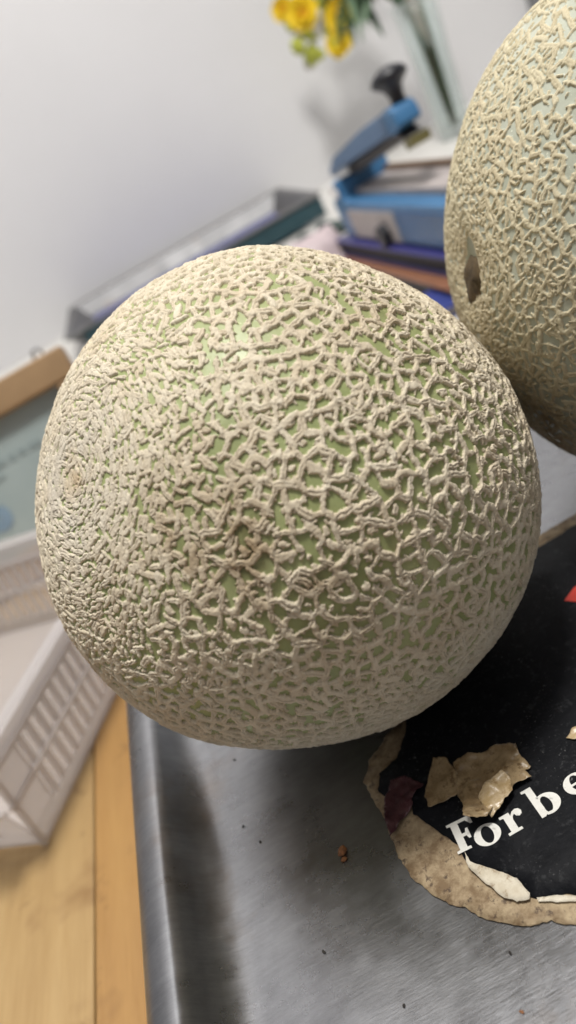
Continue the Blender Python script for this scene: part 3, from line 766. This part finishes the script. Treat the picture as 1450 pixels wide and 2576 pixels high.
bm = bmesh.new(); lathe(bm, [(.0065, -.002), (.0062, .006), (.0085, .013), (.015, .018), (.0165, .020), (.014, .025), (.006, .029), (.001, .0295)], 22, Mk); obj('knob', bm, M_knob, se, smooth=True)
for yy, zz, r_ in ((.002, .058, .0062), (-.006, .0525, .0048)):
    bm = bmesh.new(); lathe(bm, [(r_, 0), (r_, .002), (r_ * .6, .0035)], 14, Matrix.Translation((-.001, yy - .008, zz - .004)) @ Matrix.Rotation(R(-90), 4, 'Y')); obj('screw', bm, simple('screw_white', (.75, .73, .72), .35), se)
# pile under it
def pile(name, label, cat, x, y, w, l, z0, z1, mat, edge=None, rz_=0):
    t = thing(name, label, cat, (x, y, z0), rz_)
    bm = bmesh.new(); h = z1 - z0
    box(bm, 0, w, -l, 0, 0, h * .16); obj('lower_cover', bm, mat, t, bevel=.001)
    bm = bmesh.new(); box(bm, .003, w - .003, -l + .003, -.003, h * .16 + .0002, h * .84 - .0002); obj('page_block', bm, edge or mat, t)
    bm = bmesh.new(); box(bm, 0, w, -l, 0, h * .84, h); obj('upper_cover', bm, mat, t, bevel=.001)
    return t


M_navy = simple('navy', (.035, .033, .16), .4); M_ink = simple('ink', (.008, .009, .018), .6)
pile('book', 'thick navy blue book directly under the blue sealer', 'book', .196, .835, .10, .34, -.0282, -.0103, M_navy, M_ink, rz)
pile('book', 'brown book at the bottom of the pile below the navy book', 'book', .190, .845, .11, .40, ZT + .0002, -.0285, simple('brown_cover', (.22, .095, .05), .5), M_ink, rz - .03)
pile('notebook', 'thin blue notebook on the counter in front of the book pile', 'notebook', .158, .60, .085, .06, ZT + .0002, -.035, simple('blue_cover', (.03, .045, .20), .4), simple('page_white', (.6, .6, .6), .6), .05)

# ------------------------------------------------------------------ vase with yellow flowers
N = Nodes('vase_glass'); N.set(Roughness=.05); N.b.inputs['Base Color'].default_value = (.86, .89, .88, 1)
tr = N.n('ShaderNodeBsdfTransparent'); tr.inputs[0].default_value = (.93, .96, .955, 1); m2 = N.n('ShaderNodeMixShader'); lw = N.n('ShaderNodeLayerWeight', Blend=.35)
N.l(lw.outputs['Facing'], m2.inputs[0]); N.l(tr.outputs[0], m2.inputs[1]); N.l(N.b.outputs[0], m2.inputs[2]); N.l(m2.outputs[0], N.out.inputs[0])
M_glass = N.m
VX, VY = .535, 1.225
vs_ = thing('glass_vase', 'clear glass vase holding yellow flowers on the white counter', 'vase', (VX, VY, ZT))
bm = bmesh.new(); lathe(bm, [(.0005, .0005), (.026, .0005), (.028, .003), (.0275, .05), (.029, .12), (.034, .20), (.0325, .2005), (.0275, .12), (.026, .05), (.0255, .014), (.0005, .012)], 32); obj('glass', bm, M_glass, vs_, smooth=True)
fl = thing('flower_bunch', 'bunch of yellow and white flowers with green leaves in the glass vase', 'flowers', (VX, VY, ZT))
M_yel = simple('petal_yellow', (.80, .58, .018), .55, var=.12, scale=90); M_or = simple('petal_orange', (.66, .30, .006), .6, var=.2, scale=120)
M_bud = simple('bud_lime', (.42, .45, .06), .55, var=.3, scale=70); M_lf = simple('leaf_green', (.035, .085, .03), .5, var=.3, scale=50); M_lf2 = simple('leaf_grey_green', (.16, .25, .15), .5, var=.3, scale=50)
M_stem = simple('stem_brown_dry', (.26, .19, .11), .7, var=.3, scale=60); M_wf = simple('petal_white', (.68, .66, .60), .6); M_ol = simple('dry_olive', (.14, .13, .07), .7, var=.3)
rnd = random.Random(5)


def head(p, r, mat, cmat, facing, petals=9):
    p = Vector(p); q = Vector(facing).to_track_quat('Z', 'Y').to_matrix().to_4x4(); B = Matrix.Translation(p) @ q
    hd = None
    for ly, (tilt, sc_) in enumerate(((12, 1.), (38, .82), (62, .58))):
        for k in range(petals - ly * 2):
            a = 2 * math.pi * k / (petals - ly * 2) + ly * .4 + rnd.uniform(-.1, .1)
            bm = bmesh.new(); w = r * .42 * sc_
            M_ = B @ Matrix.Rotation(a, 4, 'Z') @ Matrix.Rotation(R(-tilt + rnd.uniform(-8, 8)), 4, 'Y')
            pts = [(.0, -.3 * w, 0), (.45 * r * sc_, -w, .02 * r), (.85 * r * sc_, -.75 * w, .08 * r), (r * sc_, 0, .1 * r), (.85 * r * sc_, .75 * w, .08 * r), (.45 * r * sc_, w, .02 * r), (0, .3 * w, 0)]
            lo = [bm.verts.new(M_ @ Vector(v)) for v in pts]; hi = [bm.verts.new(M_ @ (Vector(v) + Vector((0, 0, .0008)))) for v in pts]
            bm.faces.new(hi); bm.faces.new(lo[::-1])
            for i in range(len(pts)): bm.faces.new((lo[i], lo[(i + 1) % len(pts)], hi[(i + 1) % len(pts)], hi[i]))
            if hd is None:
                c = bmesh.new(); lathe(c, [(.001, -.004), (.3 * r, .0), (.42 * r, .18 * r), (.3 * r, .34 * r), (.02 * r, .42 * r)], 14, B); hd = obj('flower_head', c, cmat, fl, smooth=True)
            obj('petal', bm, mat, hd)
    return hd


def L(x, y, z): return (x - VX, y - VY, z - ZT)


top = Vector((0, 0, .195))
heads = [((.402, 1.31, .210), .028, M_yel), ((.456, 1.31, .184), .0275, M_yel), ((.438, 1.31, .150), .023, M_yel), ((.385, 1.34, .228), .020, M_yel)]
for p, r, m in heads:
    q = Vector(L(*p)); head(q, r, m, M_or, (-.35, -.9, .15))
    mid = top.lerp(q, .5) + Vector((0, .0, .06)); bm = bmesh.new(); tube(bm, [(0.004, 0, .02), (.002, .0, .12), top + Vector((-.012, .01, .0)), mid, q + Vector((.01, .02, .0))], .0022, 6); obj('stem', bm, M_lf, fl, smooth=True)
for i in range(24):
    q = Vector(L(.408 + rnd.uniform(-.032, .032), 1.325 + rnd.uniform(-.015, .02), .178 + rnd.uniform(-.032, .032)))
    bm = bmesh.new(); bmesh.ops.create_icosphere(bm, subdivisions=2, radius=rnd.uniform(.007, .0125))
    for v in bm.verts: v.co = v.co * (1 + .25 * noise.noise(v.co * 200 + Vector((i, 0, 0)))); v.co.z *= 1.25; v.co += q
    obj('bud', bm, M_bud if i % 4 else M_wf, fl, smooth=True)
for i in range(9):
    q = Vector(L(.47 + rnd.uniform(-.03, .02), 1.305 + rnd.uniform(-.02, .02), .222 + rnd.uniform(-.035, .04)))
    head(q, .009, M_wf, M_bud, (-.2, -.9, .3), 5) if i < 4 else None


def leaf(p, d, length, width, mat):
    p = Vector(p); d = Vector(d).normalized(); s = d.cross(Vector((.1, -1, .2))).normalized(); n_ = s.cross(d)
    bm = bmesh.new(); rows = []
    for i in range(7):
        t = i / 6; c = p + d * length * t + n_ * (.18 * length * t * t) + Vector((0, 0, -.25 * length * t * t)); w = width * math.sin(math.pi * (t * .92 + .06)) * .5
        rows.append([bm.verts.new(c - s * w), bm.verts.new(c + n_ * w * .35), bm.verts.new(c + s * w)])
    for a, b in zip(rows, rows[1:]):
        for k in range(2): bm.faces.new((a[k], a[k + 1], b[k + 1], b[k]))
    o = obj('leaf', bm, mat, fl, smooth=True); md = o.modifiers.new('thickness', 'SOLIDIFY'); md.thickness = .0008


for i in range(26):
    u = rnd.random(); q = Vector(L(.462 + .10 * u + rnd.uniform(-.02, .02), 1.30 + rnd.uniform(-.04, .05), .222 + rnd.uniform(-.02, .10)))
    leaf(q, (rnd.uniform(-1, .3), rnd.uniform(-.4, .4), rnd.uniform(-.8, .5)), rnd.uniform(.04, .08), rnd.uniform(.010, .020), M_lf if rnd.random() < .7 else M_lf2)
for p, d, ln, w, m in (((.482, 1.29, .238), (-.25, 0, -1), .085, .014, M_lf2), ((.476, 1.30, .225), (-.35, 0, -1), .075, .016, M_lf), ((.50, 1.29, .24), (.05, -.1, -1), .055, .016, M_ol), ((.512, 1.29, .245), (-.1, 0, -1), .05, .018, M_ol),
                       ((.54, 1.27, .27), (.3, 0, -.6), .06, .016, M_lf), ((.505, 1.29, .262), (-.5, 0, -.5), .07, .020, M_lf), ((.52, 1.28, .275), (.2, 0, -.9), .055, .020, M_lf), ((.488, 1.30, .262), (-.1, 0, -1), .07, .018, M_lf), ((.56, 1.27, .285), (.5, 0, -.4), .06, .018, M_lf), ((.462, 1.30, .20), (-.5, 0, -.8), .05, .014, M_lf)):
    leaf(L(*p), d, ln, w, m)
for i in range(6):
    a = rnd.uniform(0, 6.28); bm = bmesh.new(); e = Vector((rnd.uniform(-.04, .03), rnd.uniform(-.01, .05), .26 + rnd.uniform(0, .05)))
    tube(bm, [(.006 * math.cos(a), .006 * math.sin(a), .015), (.008 * math.cos(a + .5), .008 * math.sin(a + .5), .1), (.01 * math.cos(a + 1), .01 * math.sin(a + 1), .19), e], [.0022, .0026, .0024, .0016], 6)
    obj('stem', bm, M_stem if i < 4 else M_lf, fl, smooth=True)
